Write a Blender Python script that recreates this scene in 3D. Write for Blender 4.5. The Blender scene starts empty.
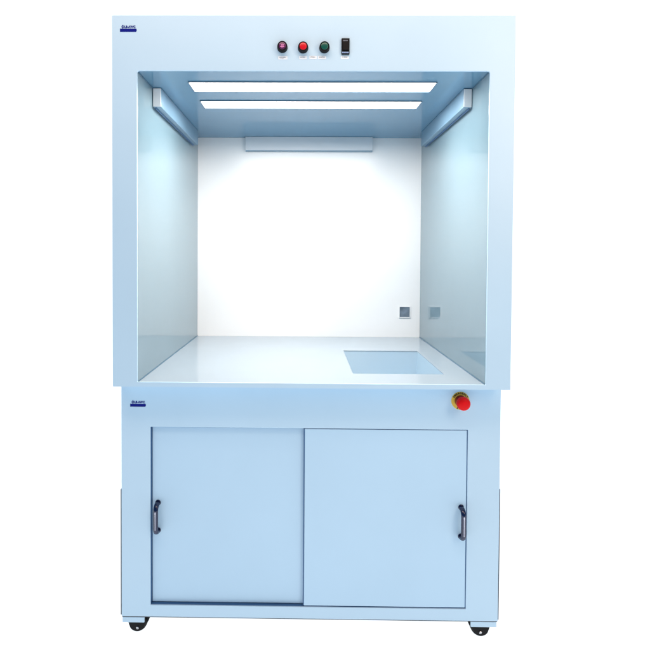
import bpy, bmesh, math, random
from mathutils import Matrix, Vector
random.seed(3)
scene = bpy.context.scene
C = scene.collection
G = 0.0985                      # height of the cabinet datum above the floor
PI = math.pi

# ------------------------------------------------------------------ materials
def mat(name, col, rough=.4, metal=0., coat=0., noise=.0, nscale=4., bump=0., bscale=300., ior=1.5, emis=None, estr=0., spec=.5, rnoise=0.):
    m = bpy.data.materials.new(name); m.use_nodes = True
    nt = m.node_tree; N = nt.nodes; L = nt.links
    p = N['Principled BSDF']
    p.inputs['Base Color'].default_value = (*col, 1)
    p.inputs['Roughness'].default_value = rough
    p.inputs['Metallic'].default_value = metal
    p.inputs['IOR'].default_value = ior
    p.inputs['Coat Weight'].default_value = coat
    p.inputs['Coat Roughness'].default_value = .06
    p.inputs['Specular IOR Level'].default_value = spec
    tc = N.new('ShaderNodeTexCoord')
    if noise:
        n = N.new('ShaderNodeTexNoise'); n.inputs['Scale'].default_value = nscale; n.inputs['Detail'].default_value = 5
        r = N.new('ShaderNodeValToRGB')
        r.color_ramp.elements[0].position = .3; r.color_ramp.elements[1].position = .7
        r.color_ramp.elements[0].color = (*[c*(1-noise) for c in col], 1)
        r.color_ramp.elements[1].color = (*[min(1, c*(1+noise)) for c in col], 1)
        L.new(tc.outputs['Object'], n.inputs['Vector']); L.new(n.outputs['Fac'], r.inputs['Fac'])
        L.new(r.outputs['Color'], p.inputs['Base Color'])
    if rnoise:
        n = N.new('ShaderNodeTexNoise'); n.inputs['Scale'].default_value = 7; n.inputs['Detail'].default_value = 6
        mr = N.new('ShaderNodeMapRange')
        mr.inputs['From Min'].default_value = .3; mr.inputs['From Max'].default_value = .7
        mr.inputs['To Min'].default_value = max(0, rough-rnoise); mr.inputs['To Max'].default_value = rough+rnoise
        L.new(tc.outputs['Object'], n.inputs['Vector']); L.new(n.outputs['Fac'], mr.inputs['Value'])
        L.new(mr.outputs['Result'], p.inputs['Roughness'])
    if bump:
        n = N.new('ShaderNodeTexNoise'); n.inputs['Scale'].default_value = bscale; n.inputs['Detail'].default_value = 3
        b = N.new('ShaderNodeBump'); b.inputs['Strength'].default_value = bump; b.inputs['Distance'].default_value = .001
        L.new(tc.outputs['Object'], n.inputs['Vector']); L.new(n.outputs['Fac'], b.inputs['Height'])
        L.new(b.outputs['Normal'], p.inputs['Normal'])
    if emis:
        p.inputs['Emission Color'].default_value = (*emis, 1); p.inputs['Emission Strength'].default_value = estr
    return m

M = dict(
    paint=mat('pale_blue_white_paint', (.535, .72, .865), .38, noise=.02, nscale=2.5, bump=.10, bscale=420, rnoise=.06),
    door=mat('door_paint', (.50, .70, .865), .34, noise=.025, nscale=2.2, bump=.10, bscale=420, rnoise=.06),
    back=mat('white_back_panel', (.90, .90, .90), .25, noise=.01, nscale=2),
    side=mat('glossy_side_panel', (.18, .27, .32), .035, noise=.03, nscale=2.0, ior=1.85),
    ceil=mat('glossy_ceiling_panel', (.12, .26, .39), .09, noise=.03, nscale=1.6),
    top=mat('white_worktop', (.33, .40, .46), .13, noise=.015, nscale=3, rnoise=.05),
    sink=mat('sink_plastic', (.50, .64, .74), .22, noise=.02, nscale=3),
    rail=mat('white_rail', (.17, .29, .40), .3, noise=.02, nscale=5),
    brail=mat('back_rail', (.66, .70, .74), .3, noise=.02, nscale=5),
    light=mat('light_diffuser', (.9, .9, .9), .4, emis=(1, .95, .89), estr=38),
    navy=mat('dark_navy', (.04, .12, .27), .4, noise=.1),  # stands in for shade around the doors; also colours the rail slots
    seam=mat('dark_joint', (.03, .06, .11), .6),
    chrome=mat('dark_chrome', (.004, .011, .055), .2, metal=0, coat=0., spec=.6, noise=.1, nscale=40),
    black=mat('black_plastic', (.002, .002, .003), .55, spec=.2, noise=.15, nscale=60),
    rubber=mat('black_rubber', (.003, .003, .004), .5, spec=.3, noise=.2, nscale=80),
    steel=mat('bolt_steel', (.55, .55, .57), .25, metal=1, noise=.05, nscale=90),
    grey=mat('dark_grey_steel', (.05, .055, .07), .5, noise=.1, nscale=20),
    violet=mat('violet_lens', (.10, .012, .075), .2, coat=.15, spec=.35, noise=.2, nscale=150),
    pink=mat('pink_lens_mark', (.62, .20, .42), .3, noise=.1, nscale=200),
    red=mat('red_lens', (.62, .004, .012), .28, coat=.15, spec=.35, noise=.08, nscale=120),
    redbtn=mat('red_button_plastic', (.74, .0, .002), .5, coat=.0, spec=.2, noise=.05, nscale=80),
    darkred=mat('dark_red_plastic', (.22, .0, .004), .3, coat=.2, spec=.4, noise=.05, nscale=80),
    green=mat('green_lens', (.006, .085, .06), .28, coat=.15, spec=.35, noise=.08, nscale=120),
    yellow=mat('yellow_plate', (.80, .52, .06), .45, noise=.04, nscale=60),
    ink=mat('black_ink', (.008, .008, .01), .6),
    greyink=mat('grey_ink', (.18, .20, .25), .6),
    blueink=mat('blue_ink', (.0, .006, .21), .6, spec=.15),
    glint=mat('painted_glint', (.60, .60, .70), .3, metal=.3, noise=.1, nscale=60),  # pale colour standing in for the shine on the grips
    trim=mat('light_trim_metal', (.07, .12, .17), .5, noise=.05),
    label=mat('white_label', (.80, .86, .92), .4),
    paleblue=mat('pale_blue_print', (.30, .42, .70), .4),
    ground=mat('self_glowing_white', (.6, .6, .6), .9, spec=.1, noise=.01, nscale=1, emis=(.90, .96, 1.0), estr=1.0),  # emission added so the sweep stays white and unshadowed
)

# ------------------------------------------------------------------ helpers
def add_box(bm, x0, x1, y0, y1, z0, z1):
    vs = [bm.verts.new((x, y, z)) for x in (x0, x1) for y in (y0, y1) for z in (z0, z1)]
    for q in ((0,1,3,2),(4,6,7,5),(0,4,5,1),(2,3,7,6),(0,2,6,4),(1,5,7,3)):
        bm.faces.new([vs[i] for i in q])
def add_lathe(bm, prof, seg=32, mx=None):
    """prof: list of (radius, distance) revolved about the axis pointing to -Y (towards the viewer)"""
    rings = []
    for r, h in prof:
        if r < 1e-6: rings.append([bm.verts.new((0, -h, 0))])
        else: rings.append([bm.verts.new((r*math.cos(2*PI*i/seg), -h, r*math.sin(2*PI*i/seg))) for i in range(seg)])
    for a, b in zip(rings, rings[1:]):
        for i in range(seg):
            j = (i+1) % seg
            if len(a) == 1: bm.faces.new((a[0], b[i], b[j]))
            elif len(b) == 1: bm.faces.new((a[i], b[0], a[j]))
            else: bm.faces.new((a[i], b[i], b[j], a[j]))
    if mx:
        vs = [v for r in rings for v in r]
        bmesh.ops.transform(bm, matrix=mx, verts=vs)
def add_tube(bm, pts, r, seg=16, flat=1.0):
    rings = []
    for i, p in enumerate(pts):
        a = pts[max(0, i-1)]; b = pts[min(len(pts)-1, i+1)]
        t = (Vector(b)-Vector(a)).normalized()
        u = Vector((1, 0, 0)); w = t.cross(u).normalized()
        rings.append([bm.verts.new(Vector(p)+u*r*flat*math.cos(2*PI*k/seg)+w*r*math.sin(2*PI*k/seg)) for k in range(seg)])
    for a, b in zip(rings, rings[1:]):
        for i in range(seg):
            j = (i+1) % seg; bm.faces.new((a[i], b[i], b[j], a[j]))
    bm.faces.new(rings[0]); bm.faces.new(rings[-1][::-1])
def obj(name, bm, m, parent=None, loc=(0,0,0), bevel=0., seg=3, smooth=False, label=None):
    bmesh.ops.recalc_face_normals(bm, faces=bm.faces)
    me = bpy.data.meshes.new(name); bm.to_mesh(me); bm.free()
    me.materials.append(m)
    o = bpy.data.objects.new(name, me); C.objects.link(o)
    o.location = loc
    if parent: o.parent = parent
    if label: o['label'] = label
    if smooth:
        for f in me.polygons: f.use_smooth = True
    if bevel:
        b = o.modifiers.new('bevel', 'BEVEL'); b.width = bevel; b.segments = seg; b.limit_method = 'ANGLE'
        b.angle_limit = math.radians(40)
        for f in me.polygons: f.use_smooth = True
        wn = o.modifiers.new('wn', 'WEIGHTED_NORMAL'); wn.keep_sharp = True
    return o
def box(name, x0, x1, y0, y1, z0, z1, m, parent, bevel=.0015, label=None):
    bm = bmesh.new(); add_box(bm, x0, x1, y0, y1, z0, z1)
    return obj(name, bm, m, parent, bevel=bevel, label=label)
def prism(bm, pts, y0, y1):
    """outline in XZ given depth y0..y1"""
    a = [bm.verts.new((x, y0, z)) for x, z in pts]; b = [bm.verts.new((x, y1, z)) for x, z in pts]
    bm.faces.new(a); bm.faces.new(b[::-1])
    n = len(pts)
    for i in range(n): bm.faces.new((a[i], b[i], b[(i+1) % n], a[(i+1) % n]))
def text_mesh(s, size, extrude=.0002, width=None):
    cu = bpy.data.curves.new('lettering', 'FONT'); cu.body = s; cu.size = size; cu.extrude = extrude
    cu.align_x = 'CENTER'; cu.align_y = 'CENTER'; cu.resolution_u = 3; cu.offset = size*.035
    t = bpy.data.objects.new('lettering_source', cu); C.objects.link(t)
    bpy.context.view_layer.update()
    dg = bpy.context.evaluated_depsgraph_get()
    me = bpy.data.meshes.new_from_object(t.evaluated_get(dg))
    bpy.data.objects.remove(t)
    bm = bmesh.new(); bm.from_mesh(me); bpy.data.meshes.remove(me)
    bmesh.ops.transform(bm, matrix=Matrix.Rotation(PI/2, 4, 'X'), verts=bm.verts)   # stands up in XZ, faces -Y
    if width:
        xs = [v.co.x for v in bm.verts]; k = width/(max(xs)-min(xs)); c = (max(xs)+min(xs))/2
        for v in bm.verts: v.co.x = (v.co.x-c)*k
    return bm
def merge(dst, src, mx):
    me = bpy.data.meshes.new('tmp'); bmesh.ops.transform(src, matrix=mx, verts=src.verts)
    src.to_mesh(me); src.free(); dst.from_mesh(me); bpy.data.meshes.remove(me)

# ------------------------------------------------------------------ the cabinet
cab = bpy.data.objects.new('fume_cupboard', None); C.objects.link(cab)
cab.location = (0, 0, 0)
cab['label'] = 'pale blue-white fume cupboard with lit open hood and sliding doors, on black casters'
cab['category'] = 'fume cupboard'

ZT, ZB, ZO, ZF = 1.834+G, .720+G, 1.670+G, .7343+G
XL, XR = -.525, .526
W = .6
DEP = .85

# hood frame: face with a rectangular opening whose top corners are slightly rounded
def rounded_open(x0, x1, z0, z1, r, n=5):
    p = [(x0, z0)]
    for i in range(n+1):
        a = PI - i*PI/2/n; p.append((x0+r+r*math.cos(a), z1-r+r*math.sin(a)))
    for i in range(n+1):
        a = PI/2 - i*PI/2/n; p.append((x1-r+r*math.cos(a), z1-r+r*math.sin(a)))
    p.append((x1, z0)); return p
def frame_with_opening(bm, X0, X1, Z0, Z1, op, y0, y1):
    """op: open outline from lower left, clockwise, to lower right; frame closed all round"""
    half = len(op)//2
    oc = [(X0, Z0)]+[(X0, Z1)]*0
    outer = []
    for i, (x, z) in enumerate(op):
        if i == 0: outer.append((X0, Z0))
        elif i == len(op)-1: outer.append((X1, Z0))
        elif i < half: outer.append((X0, Z1))
        else: outer.append((X1, Z1))
    for y, flip in ((y0, 0), (y1, 1)):
        pass
    def vring(pts, y): return [bm.verts.new((x, y, z)) for x, z in pts]
    # unique outer verts
    oF = {}; oB = {}
    def ov(d, p, y):
        if p not in d: d[p] = bm.verts.new((p[0], y, p[1]))
        return d[p]
    iF = vring(op, y0); iB = vring(op, y1); n = len(op)
    for i in range(n):
        j = (i+1) % n
        for inn, d, y in ((iF, oF, y0), (iB, oB, y1)):
            a, b = ov(d, outer[i], y), ov(d, outer[j], y)
            f = [inn[i], inn[j], b] if a is b else [inn[i], inn[j], b, a]
            bm.faces.new(f)
        bm.faces.new((iF[i], iF[j], iB[j], iB[i]))
    cs = [(X0, Z0), (X0, Z1), (X1, Z1), (X1, Z0)]
    for i in range(4):
        a, b = cs[i], cs[(i+1) % 4]
        bm.faces.new((oF[a], oF[b], oB[b], oB[a]))
bm = bmesh.new()
frame_with_opening(bm, -W, W, ZB, ZT, rounded_open(XL, XR, ZF, ZO, .006), 0, .006)
hood = obj('hood_frame', bm, M['paint'], cab, bevel=.0014)

bm = bmesh.new()
add_box(bm, -W, -W+.012, .0065, .92, ZB, ZT)
add_box(bm, W-.012, W, .0065, .92, ZB, ZT)
add_box(bm, -W+.0125, W-.0125, .0065, .9195, ZT-.012, ZT)
add_box(bm, -W+.0125, W-.0125, .908, .92, ZB, ZT-.0125)
bx0, bx1, by0, by1 = .130, .450, .122, .531      # left open around the basin
add_box(bm, -W+.0125, bx0, .0065, .9075, ZB, ZB+.003)
add_box(bm, bx1, W-.0125, .0065, .9075, ZB, ZB+.003)
add_box(bm, bx0+.0002, bx1-.0002, .0065, by0, ZB, ZB+.003)
add_box(bm, bx0+.0002, bx1-.0002, by1, .9075, ZB, ZB+.003)
obj('hood_shell', bm, M['paint'], cab, bevel=.0015)

box('back_panel', XL-.02, XR+.02, DEP, DEP+.008, ZF-.02, ZO+.02, M['back'], cab, 0)
backp = cab.children[-1]
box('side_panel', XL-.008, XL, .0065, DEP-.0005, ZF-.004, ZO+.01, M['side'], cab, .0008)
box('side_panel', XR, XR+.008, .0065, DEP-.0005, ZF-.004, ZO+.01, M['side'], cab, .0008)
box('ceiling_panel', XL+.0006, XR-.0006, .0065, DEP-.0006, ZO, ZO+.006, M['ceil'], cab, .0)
ceilp = cab.children[-1]

# worktop with the sink cut out
SX0, SX1, SY0, SY1 = .141, .439, .133, .520
WT = ZF-.0006
bm = bmesh.new()
x = [XL+.0008, SX0, SX1, XR-.0008]; y = [.0065, SY0, SY1, DEP-.0008]
vt = [[bm.verts.new((a, b, WT)) for b in y] for a in x]
vb = [[bm.verts.new((a, b, WT-.003)) for b in y] for a in x]
for i in range(3):
    for j in range(3):
        if i == 1 and j == 1: continue
        bm.faces.new((vt[i][j], vt[i+1][j], vt[i+1][j+1], vt[i][j+1]))
        bm.faces.new((vb[i][j], vb[i][j+1], vb[i+1][j+1], vb[i+1][j]))
ring = [(0,0),(1,0),(2,0),(3,0),(3,1),(3,2),(3,3),(2,3),(1,3),(0,3),(0,2),(0,1)]
for k in range(12):
    a = ring[k]; b = ring[(k+1) % 12]
    bm.faces.new((vt[a[0]][a[1]], vt[b[0]][b[1]], vb[b[0]][b[1]], vb[a[0]][a[1]]))
hole = [(1,1),(2,1),(2,2),(1,2)]
for k in range(4):
    a = hole[k]; b = hole[(k+1) % 4]
    bm.faces.new((vt[a[0]][a[1]], vt[b[0]][b[1]], vb[b[0]][b[1]], vb[a[0]][a[1]]))
work = obj('worktop', bm, M['top'], cab, bevel=.0012)
# basin: open box with thickness, just below the worktop
bm = bmesh.new(); t = .005; zt = WT-.0033; zd = WT-.23
o4 = [(SX0-t, SY0-t), (SX1+t, SY0-t), (SX1+t, SY1+t), (SX0-t, SY1+t)]
i4 = [(SX0-.0008, SY0-.0008), (SX1+.0008, SY0-.0008), (SX1+.0008, SY1+.0008), (SX0-.0008, SY1+.0008)]
ot = [bm.verts.new((*p, zt)) for p in o4]; it = [bm.verts.new((*p, zt)) for p in i4]
ob = [bm.verts.new((*p, zd-t)) for p in o4]; ib = [bm.verts.new((*p, zd)) for p in i4]
for k in range(4):
    j = (k+1) % 4
    bm.faces.new((ot[k], ot[j], it[j], it[k])); bm.faces.new((it[k], it[j], ib[j], ib[k])); bm.faces.new((ot[k], ob[k], ob[j], ot[j]))
bm.faces.new(ib); bm.faces.new(ob[::-1])
obj('sink_basin', bm, M['sink'], work)
bm = bmesh.new(); add_lathe(bm, [(0, 0), (.030, 0), (.034, .002), (.034, .0035), (.026, .004), (.022, .002), (0, .002)], 32, Matrix.Rotation(-PI/2, 4, 'X'))
obj('sink_drain', bm, M['steel'], work, loc=((SX0+SX1)/2, (SY0+SY1)/2, zd+.0006), smooth=True)

# thin dark joint lines in the corners of the chamber
def joint(x0, x1, y0, y1, z0, z1): 
    bm = bmesh.new(); add_box(bm, x0, x1, y0, y1, z0, z1); return obj('corner_joint', bm, M['jointc'], cab)
M['jointc'] = mat('sealed_joint', (.10, .20, .30), .5)
for sx in (XL, XR):
    s = 1 if sx < 0 else -1
    a, b = sorted((sx+s*.0003, sx+s*.0024))
    joint(a, b, .007, DEP-.003, ZO-.0022, ZO-.0003)
    joint(a, b, .007, DEP-.003, WT+.0003, WT+.0018)

# ceiling lights: recessed diffuser in a slim trim
for (ly0, ly1, lx0, lx1) in ((.094, .180, -.391, .392), (.288, .371, -.3935, .3905)):
    bm = bmesh.new(); add_box(bm, lx0, lx1, ly0, ly1, ZO-.0006, ZO+.001)
    lt = obj('ceiling_light', bm, M['light'], cab)
    bm = bmesh.new()
    add_box(bm, lx0-.003, lx1+.003, ly0-.003, ly0-.0003, ZO-.0034, ZO+.001)
    add_box(bm, lx0-.003, lx1+.003, ly1+.0003, ly1+.003, ZO-.0034, ZO+.001)
    add_box(bm, lx0-.003, lx0-.0003, ly0-.0003, ly1+.0003, ZO-.0034, ZO+.001)
    add_box(bm, lx1+.0003, lx1+.003, ly0-.0003, ly1+.0003, ZO-.0034, ZO+.001)
    obj('light_trim', bm, M['trim'], lt)

# rails under the ceiling
RZ = 1.6075+G
def rail(x0, x1, y0, y1, m, lip):
    bm = bmesh.new(); add_box(bm, x0, x1, y0, y1, RZ, ZO-.0006)
    r = obj('wall_rail', bm, m, cab, bevel=.0015)
    return r
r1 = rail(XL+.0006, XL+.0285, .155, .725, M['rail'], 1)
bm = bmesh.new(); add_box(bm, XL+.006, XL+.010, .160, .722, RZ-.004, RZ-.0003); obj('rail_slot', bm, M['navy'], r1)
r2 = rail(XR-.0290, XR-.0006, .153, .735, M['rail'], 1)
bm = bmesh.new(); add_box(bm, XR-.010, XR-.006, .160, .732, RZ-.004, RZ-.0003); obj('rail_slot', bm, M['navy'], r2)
for rr, a, b in ((r1, XL+.002, XL+.0275), (r2, XR-.0280, XR-.002)):
    bm = bmesh.new(); add_box(bm, a, b, .1505, .1545 if rr is r1 else .1525, RZ+.001, ZO-.002)
    obj('end_cap', bm, M['endcap'] if 'endcap' in M else M.setdefault('endcap', mat('white_end_cap', (.86, .86, .86), .35, noise=.02, nscale=30)), rr, bevel=.001)
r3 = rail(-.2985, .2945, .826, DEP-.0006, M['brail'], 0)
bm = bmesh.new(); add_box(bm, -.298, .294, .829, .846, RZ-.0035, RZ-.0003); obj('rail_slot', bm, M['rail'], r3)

# outlet in the back panel: dark square in a thin white surround
sx0, sx1, sz0, sz1 = .431, .4785, .8295+G, .8770+G
bm = bmesh.new()
y0 = DEP-.0045; y1 = DEP-.0003; q = .0035
frame_with_opening(bm, sx0-q, sx1+q, sz0-q, sz1+q, [(sx0, sz0), (sx0, sz1), (sx1, sz1), (sx1, sz0)], y0, y1)
so = obj('wall_socket', bm, M['back'], backp, bevel=.0006)
bm = bmesh.new(); add_box(bm, sx0+.0002, sx1-.0002, DEP-.0022, DEP-.0004, sz0+.0002, sz1-.0002)
obj('socket_insert', bm, mat('socket_grey_blue', (.20, .25, .31), .25, metal=.3, noise=.35, nscale=25), so)

# ------------------------------------------------------------------ front controls
def button(name, x, z, lens, y=0., h=.016, r=.0155, glyph=False, label=None):
    bm = bmesh.new()
    add_lathe(bm, [(0, 0), (r, 0), (r, h*.25), (r*.95, h*.80), (r*.90, h), (r*.76, h), (r*.74, h*.9), (0, h*.9)], 40)
    b = obj(name, bm, M['black'], cab, loc=(x, y-.0003, z), smooth=False, bevel=.0004, label=label)
    bm = bmesh.new()
    pr = [(0, 0), (r*.70, 0), (r*.70, .0018)] + [(r*.70*math.cos(a), .0018+.0020*math.sin(a)) for a in [PI/2*k/6 for k in range(1, 7)]]
    pr[-1] = (0, pr[-1][1])
    add_lathe(bm, pr, 40)
    l = obj('lens', bm, lens, b, loc=(0, -h*.91, 0), smooth=True)
    if glyph:
        bm = bmesh.new()
        for ang, ln in ((-.55, .0085), (0, .0078), (.55, .0085)):
            c, s = math.cos(ang), math.sin(ang); w = .0014
            prism(bm, [(-w*c, w*s-.004), (w*c, -w*s-.004), (w*c*1.5+s*ln, -w*s*1.5+c*ln-.004), (-w*c*.3+s*ln, w*s*.3+c*ln-.004)], -.0008, 0)
        prism(bm, [(.0068*math.cos(a), -.0026+.0045*math.sin(a)) for a in [PI+PI*k/10 for k in range(11)]], -.0009, .0001)
        obj('lens_mark', bm, M['pink'], b, loc=(0, -h*.91-.0040, .0005))
    return b
button('push_button', -.0902, 1.7380+G, M['violet'], glyph=True, label='violet illuminated push button with pink mark')
button('push_button', -.0288, 1.7365+G, M['red'], label='red push button in black bezel')
button('push_button', .0345, 1.7370+G, M['green'], label='dark green push button in black bezel')
# rocker / meter
sw = box('power_switch', .0850, .1087, -.007, -.0003, 1.7172+G, 1.7640+G, M['black'], cab, .0012, label='black rectangular switch module')
box('switch_rocker', .0880, .1058, -.0105, -.0072, 1.7280+G, 1.7530+G, M['black'], sw, .0015)
bm = bmesh.new()
for k in range(5): add_box(bm, .0895+k*.0028, .0895+k*.0028+.0020, -.0078, -.0071, 1.7546+G, 1.7582+G)
obj('switch_print', bm, M['greyink'], sw)
bm = bmesh.new()
for k in range(7): add_box(bm, .0868+k*.0029, .0868+k*.0029+.0021, -.0078, -.0071, 1.7195+G, 1.7235+G)
obj('switch_print', bm, M['paleblue'], sw)
# small white label plates with tiny print
def tiny(parent, x, z, w, m, y=-.0012, h=.0022):
    bm = bmesh.new(); n = max(3, int(w/.0026)); p = w/n
    for k in range(n):
        x0 = x-w/2+k*p; hh = h*random.uniform(.6, 1)
        add_box(bm, x0, x0+p*.28, y, y+.0004, z-hh/2, z+hh/2)
        add_box(bm, x0+p*.28, x0+p*.72, y, y+.0004, z+hh*random.choice((-.45, -.1, .25)), z+hh*random.choice((-.45, -.1, .25))+.0007)
        if random.random() < .6: add_box(bm, x0+p*.5, x0+p*.7, y-.0001, y+.0003, z-hh/2, z+hh/3)
    obj('label_print', bm, m, parent)
for x_, z_, w_, m_ in ((-.0890, 1.7090, .020, 'greyink'), (-.0290, 1.7095, .015, 'greyink'), (.0010, 1.7098, .014, 'ink'), (.0275, 1.7098, .017, 'ink'), (.0955, 1.7098, .016, 'greyink')):
    l = box('name_plate', x_-w_/2-.004, x_+w_/2+.004, -.0008, -.0002, z_+G-.0055, z_+G+.0045, M['label'], cab, .0)
    tiny(l, x_, z_+G+.0006, w_, M[m_])
    if x_ < -.08: tiny(l, x_-.002, z_+G-.003, w_*.5, M[m_])

# maker's stickers: emblem ring, small lettering, blue bar
def sticker(x0, x1, ztop, y):
    w = x1-x0
    z = ztop
    bm = bmesh.new()
    prism(bm, [(x0, z-.0195), (x1-.002, z-.0195), (x1, z-.0165), (x1, z-.0135), (x1-.001, z-.0105), (x0, z-.0105)], y-.0008, y-.0002)
    s = obj('brand_sticker', bm, M['blueink'], cab)
    bm = bmesh.new()                     # emblem: ring with a bar through it
    cx, cz, R_ = x0+.0085, z-.0048, .0040
    n = 20
    o_ = [(cx+R_*math.cos(2*PI*k/n), cz+R_*1.05*math.sin(2*PI*k/n)) for k in range(n)]
    i_ = [(cx+R_*.62*math.cos(2*PI*k/n), cz+R_*.65*math.sin(2*PI*k/n)) for k in range(n)]
    vo = [bm.verts.new((a, y-.0006, b)) for a, b in o_]; vi = [bm.verts.new((a, y-.0006, b)) for a, b in i_]
    vo2 = [bm.verts.new((a, y-.0002, b)) for a, b in o_]; vi2 = [bm.verts.new((a, y-.0002, b)) for a, b in i_]
    for k in range(n):
        j = (k+1) % n
        bm.faces.new((vo[k], vo[j], vi[j], vi[k])); bm.faces.new((vo[k], vo2[k], vo2[j], vo[j]))
        bm.faces.new((vi[k], vi[j], vi2[j], vi2[k])); bm.faces.new((vo2[k], vi2[k], vi2[j], vo2[j]))
    add_box(bm, cx-.0007, cx+.0007, y-.0009, y-.0007, cz-.0056, cz+.0056)
    obj('emblem', bm, M['blueink'], s)
    bm = bmesh.new()
    merge(bm, text_mesh('LB-AWC', .0095, .0003, w*.66), Matrix.Translation((x0+w*.60, y-.0006, z-.0052)))
    obj('lettering', bm, M['blueink'], s)
sticker(-.5755, -.5257, 1.8045+G, 0)
sticker(-.5712, -.5213, .6570+G, .07)

# ------------------------------------------------------------------ base cabinet
BY = .07; BZ0 = -.0385+G; BZ1 = ZB-.0012
OX0, OX1, OZ0, OZ1 = -.507, .498, -.0005+G, .573+G
bm = bmesh.new()
frame_with_opening(bm, -W, W, BZ0, BZ1, [(OX0, OZ0), (OX0, OZ1), (OX1, OZ1), (OX1, OZ0)], BY, BY+.018)
base = obj('base_cabinet', bm, M['paint'], cab, bevel=.0018)
bm = bmesh.new()
add_box(bm, -W, -W+.012, BY+.0185, .90, BZ0, BZ1)
add_box(bm, W-.012, W, BY+.0185, .90, BZ0, BZ1)
add_box(bm, -W+.0125, W-.0125, .888, .90, BZ0, BZ1)
add_box(bm, -W+.0125, W-.0125, BY+.0185, .8875, BZ0, BZ0+.01)
obj('base_shell', bm, M['paint'], cab, bevel=.0012)
bm = bmesh.new(); add_box(bm, -W+.001, W-.001, BY+.002, .899, BZ0-.0032, BZ0-.0002)
obj('bottom_plate', bm, M['grey'], cab)
# thin navy lining: shade of the jambs and sill put into its colour
bm = bmesh.new()
e = .0008
add_box(bm, OX0+.0002, OX0+e, BY+.003, BY+.040, OZ0+.0002, OZ1-.0002)
add_box(bm, OX1-e, OX1-.0002, BY+.0035, BY+.040, OZ0+.0002, OZ1-.0002)
add_box(bm, OX0+e+.0002, OX1-e-.0002, BY+.0035, BY+.040, OZ0+.0002, OZ0+e)
add_box(bm, OX0+e+.0002, OX1-e-.0002, BY+.003, BY+.040, OZ1-e, OZ1-.0002)
obj('shade_lining', bm, M['navy'], cab)

def handle(parent, x, y, z0, z1, s):
    """bow handle standing off the door; two feet, curved grip"""
    bm = bmesh.new(); d = .027; pts = []
    n = 8; R_ = .017
    pts.append((x, y+.002, z0))
    for k in range(n+1):
        a = PI/2*k/n; pts.append((x, y-(d-R_)-R_*math.sin(a), z0+R_-R_*math.cos(a)))
    for k in range(n+1):
        a = PI/2*k/n; pts.append((x, y-(d-R_)-R_*math.cos(a), z1-R_+R_*math.sin(a)))
    pts.append((x, y+.002, z1))
    add_tube(bm, pts, .0055, 20, flat=1.45)
    h = obj('handle', bm, M['chrome'], parent, smooth=True)
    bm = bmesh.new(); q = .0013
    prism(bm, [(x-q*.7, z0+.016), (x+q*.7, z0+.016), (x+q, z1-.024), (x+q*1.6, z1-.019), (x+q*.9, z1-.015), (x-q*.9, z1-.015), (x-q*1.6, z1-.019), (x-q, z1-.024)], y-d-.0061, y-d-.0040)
    obj('grip_glint', bm, M['glint'], parent, bevel=.0003)  # highlight streak put on the bar as a pale strip
    for z in (z0, z1):
        bm = bmesh.new()
        add_lathe(bm, [(0, 0), (.0090, 0), (.0090, .0015), (.0078, .0025), (0, .0025)], 24, Matrix.Translation((x, y-.0002, z)))
        obj('handle_foot', bm, M['chrome'], parent, smooth=False)

# left door sits behind, right door in front
LD = box('sliding_door', OX0+.0022, .02, BY+.0135, BY+.0255, OZ0+.0022, OZ1-.0012, M['door'], cab, .001, label='rear left sliding door with dark bow handle at its left edge')
RD = box('sliding_door', -.0165, OX1-.0028, BY+.0015, BY+.0135, OZ0+.0036, OZ1-.0024, M['door'], cab, .0014, label='front right sliding door with dark bow handle at its right edge')
bm = bmesh.new(); add_box(bm, -.0200, -.0168, BY+.0035, BY+.0130, OZ0+.003, OZ1-.003)  # dark gap at the door edge, its shade put in as a strip
obj('door_gap_shade', bm, M['navy'], RD)
bm = bmesh.new(); add_box(bm, OX1-.0026, OX1-.0011, BY+.003, BY+.0135, OZ0+.003, OZ1-.003); obj('door_gap_shade', bm, M['navy'], RD)  # right edge gap, shaded by a navy strip too
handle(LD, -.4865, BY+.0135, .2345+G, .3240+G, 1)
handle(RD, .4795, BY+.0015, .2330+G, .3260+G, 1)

# ------------------------------------------------------------------ emergency stop
ex, ez = .4725, .6655+G
bm = bmesh.new(); add_lathe(bm, [(0, 0), (.0285, 0), (.0285, .0008), (.0280, .0012), (0, .0012)], 64)
es = obj('emergency_stop', bm, M['yellow'], cab, loc=(ex, BY-.0003, ez), label='red mushroom emergency stop button on round yellow plate')
for word, a0, a1, rad, top_ in (('EMERGENCY', 60, -60, .0240, True), ('STOP', -22, 22, .0245, False)):
    bm = bmesh.new()
    for k, ch in enumerate(word):
        a = math.radians(a0+(a1-a0)*k/(len(word)-1))
        if top_: p = (-rad*math.sin(a), -.0017, rad*math.cos(a)); th = -a
        else: p = (rad*math.sin(a), -.0017, -rad*math.cos(a)); th = -a
        merge(bm, text_mesh(ch, .0082, .0003), Matrix.Translation(p) @ Matrix.Rotation(th, 4, 'Y'))
    obj('plate_lettering', bm, M['ink'], es)
bm = bmesh.new(); add_lathe(bm, [(0, 0), (.0185, 0), (.0185, .008), (.0178, .011), (.0172, .022), (.0170, .026), (0, .026)], 48)
obj('button_collar', bm, M['darkred'], es, loc=(0, -.0014, 0), smooth=False, bevel=.0008)
bm = bmesh.new()
pr = [(0, .0215), (.0165, .0215), (.0202, .0235), (.0212, .0275), (.0208, .0320), (.0190, .0360)] + [(.0190*math.cos(a), .0360+.0065*math.sin(a)) for a in [PI/2*k/7 for k in range(1, 8)]]
pr[-1] = (0, pr[-1][1])
add_lathe(bm, pr, 48)
obj('button_head', bm, M['redbtn'], es, loc=(0, -.0018, 0), smooth=True)

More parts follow.
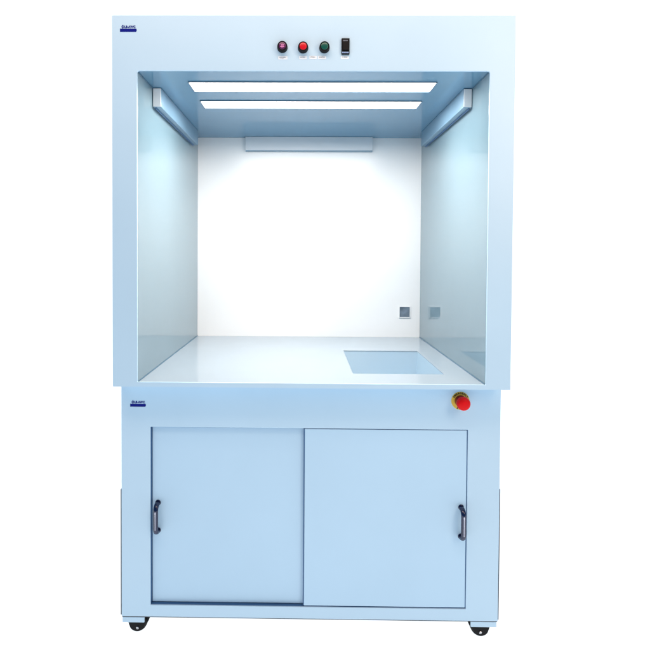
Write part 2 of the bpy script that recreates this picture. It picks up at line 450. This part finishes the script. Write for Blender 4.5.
# ------------------------------------------------------------------ feet: levelling plate and caster
def foot(x0, x1, y0, y1, s):
    box('foot_plate', x0, x1, y0, y0+.005, BZ0-.0205, BZ0-.0034, M['paint'], cab, .0012)
def caster(cx, cy, s):
    bm = bmesh.new()
    R_ = .0305; n = 28; cz = R_+.0004
    # fork: plate + two cheeks rounded at the bottom
    top = BZ0-.0036
    add_box(bm, cx-.030, cx+.030, cy-.0185, cy+.034, top-.004, top)
    for yy in (-.0175, .0145):
        pts = [(cx-.029, top-.0045), (cx-.029, cz+.006)] + [(cx+.024*math.cos(a), cz-.006+.020*math.sin(a)) for a in [PI+PI*k/12 for k in range(13)]] + [(cx+.029, cz+.006), (cx+.029, top-.0045)]
        prism(bm, pts, cy+yy, cy+yy+.003)
    # locking tab on the inner side
    prism(bm, [(cx+s*.0295, top-.005), (cx+s*.038, top-.0005), (cx+s*.040, top-.006), (cx+s*.036, top-.020), (cx+s*.0295, top-.030)][::s], cy-.012, cy+.012)
    f = obj('caster', bm, M['black'], cab)
    bm = bmesh.new()
    add_lathe(bm, [(0, -.013), (R_-.006, -.013), (R_-.001, -.011), (R_, -.006), (R_, .006), (R_-.001, .011), (R_-.006, .013), (0, .013)], 44, Matrix.Translation((cx, cy, cz)))
    obj('wheel', bm, M['rubber'], f, smooth=False)
    bm = bmesh.new()
    add_lathe(bm, [(0, 0), (.0046, 0), (.0046, .002), (.0032, .0032), (.0018, .0032), (.0018, .002), (0, .002)], 6, Matrix.Translation((cx+s*.002, cy-.0178, cz-.0135)))
    obj('axle_bolt', bm, M['steel'], f)
foot(-.5975, -.5275, BY+.001, 0, 1); foot(.5150, .5965, BY+.001, 0, 1)
foot(-.5975, -.5275, .87, 0, 1); foot(.5150, .5965, .87, 0, 1)
caster(-.5535, BY+.0265, 1); caster(.5500, BY+.0265, -1)
caster(-.5535, .83, 1); caster(.5500, .83, -1)

# dark side strips low on both flanks
box('side_strip', -W-.0042, -W-.0003, BY+.004, .86, BZ0+.002, .370+G, M['grey'], cab, .0005)
box('side_strip', W+.0003, W+.0040, BY+.004, .86, BZ0+.002, .383+G, M['grey'], cab, .0005)

# ------------------------------------------------------------------ setting: white studio sweep with added glow
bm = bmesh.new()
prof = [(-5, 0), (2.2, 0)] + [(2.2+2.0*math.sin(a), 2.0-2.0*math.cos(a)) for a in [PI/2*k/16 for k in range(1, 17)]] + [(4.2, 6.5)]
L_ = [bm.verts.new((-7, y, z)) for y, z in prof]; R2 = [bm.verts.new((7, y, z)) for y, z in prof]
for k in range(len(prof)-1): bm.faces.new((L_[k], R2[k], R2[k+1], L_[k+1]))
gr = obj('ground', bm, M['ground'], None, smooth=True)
gr['kind'] = 'structure'; gr['label'] = 'white seamless studio floor and backdrop with added glow, behind the cupboard'

# ------------------------------------------------------------------ lights
def area(name, loc, target, sx, sy, power, col):
    l = bpy.data.lights.new(name, 'AREA'); l.shape = 'RECTANGLE'; l.size = sx; l.size_y = sy; l.energy = power; l.color = col
    o = bpy.data.objects.new(name, l); C.objects.link(o); o.location = loc
    o.rotation_euler = (Vector(target)-Vector(loc)).to_track_quat('-Z', 'Y').to_euler()
    return o
area('key_softbox', (1.35, -1.3, 1.95), (.5, 0, 1.4), .5, 1.2, 12.5, (1, .76, .56))
area('top_softbox', (-.15, -1.05, 2.95), (-.15, .0, 1.8), 2.2, .6, 27, (1, .76, .60))

w = bpy.data.worlds.new('World'); scene.world = w; w.use_nodes = True
w.node_tree.nodes['Background'].inputs[0].default_value = (.20, .58, 1, 1)
w.node_tree.nodes['Background'].inputs[1].default_value = .235

# ------------------------------------------------------------------ camera (solved from the photograph)
f, cx, cy, ra, rb, rc, tx, ty, tz = 493.2602, 298.0819, 263.7479, 0.0204, 0.0056, -0.0112, -0.0238, -1.4803, 1.1258
CAM = [math.radians(1.16601112), math.radians(.31977236), math.radians(-.63943975)]
ca, sa = math.cos(CAM[0]), math.sin(CAM[0]); cb, sb = math.cos(CAM[1]), math.sin(CAM[1]); cc, sc = math.cos(CAM[2]), math.sin(CAM[2])
Rw = Matrix(((1,0,0),(0,ca,-sa),(0,sa,ca))) @ Matrix(((cc,-sc,0),(sc,cc,0),(0,0,1))) @ Matrix(((cb,0,sb),(0,1,0),(-sb,0,cb)))
right, fwd, up = Rw[0], Rw[1], Rw[2]
cd = bpy.data.cameras.new('camera'); cam = bpy.data.objects.new('camera', cd); C.objects.link(cam)
mw = Matrix(((right[0], up[0], -fwd[0], tx), (right[1], up[1], -fwd[1], ty), (right[2], up[2], -fwd[2], tz+G), (0,0,0,1)))
cam.matrix_world = mw
cd.sensor_fit = 'HORIZONTAL'; cd.sensor_width = 36; cd.lens = f/650*36
cd.shift_x = (325-cx)/650; cd.shift_y = (cy-325)/650
cd.clip_start = .05; cd.clip_end = 100
scene.camera = cam

scene.render.engine = 'CYCLES'
scene.view_settings.view_transform = 'Standard'; scene.view_settings.look = 'None'
scene.view_settings.exposure = .12; scene.view_settings.gamma = 1
scene.cycles.max_bounces = 10; scene.cycles.diffuse_bounces = 6; scene.cycles.glossy_bounces = 5
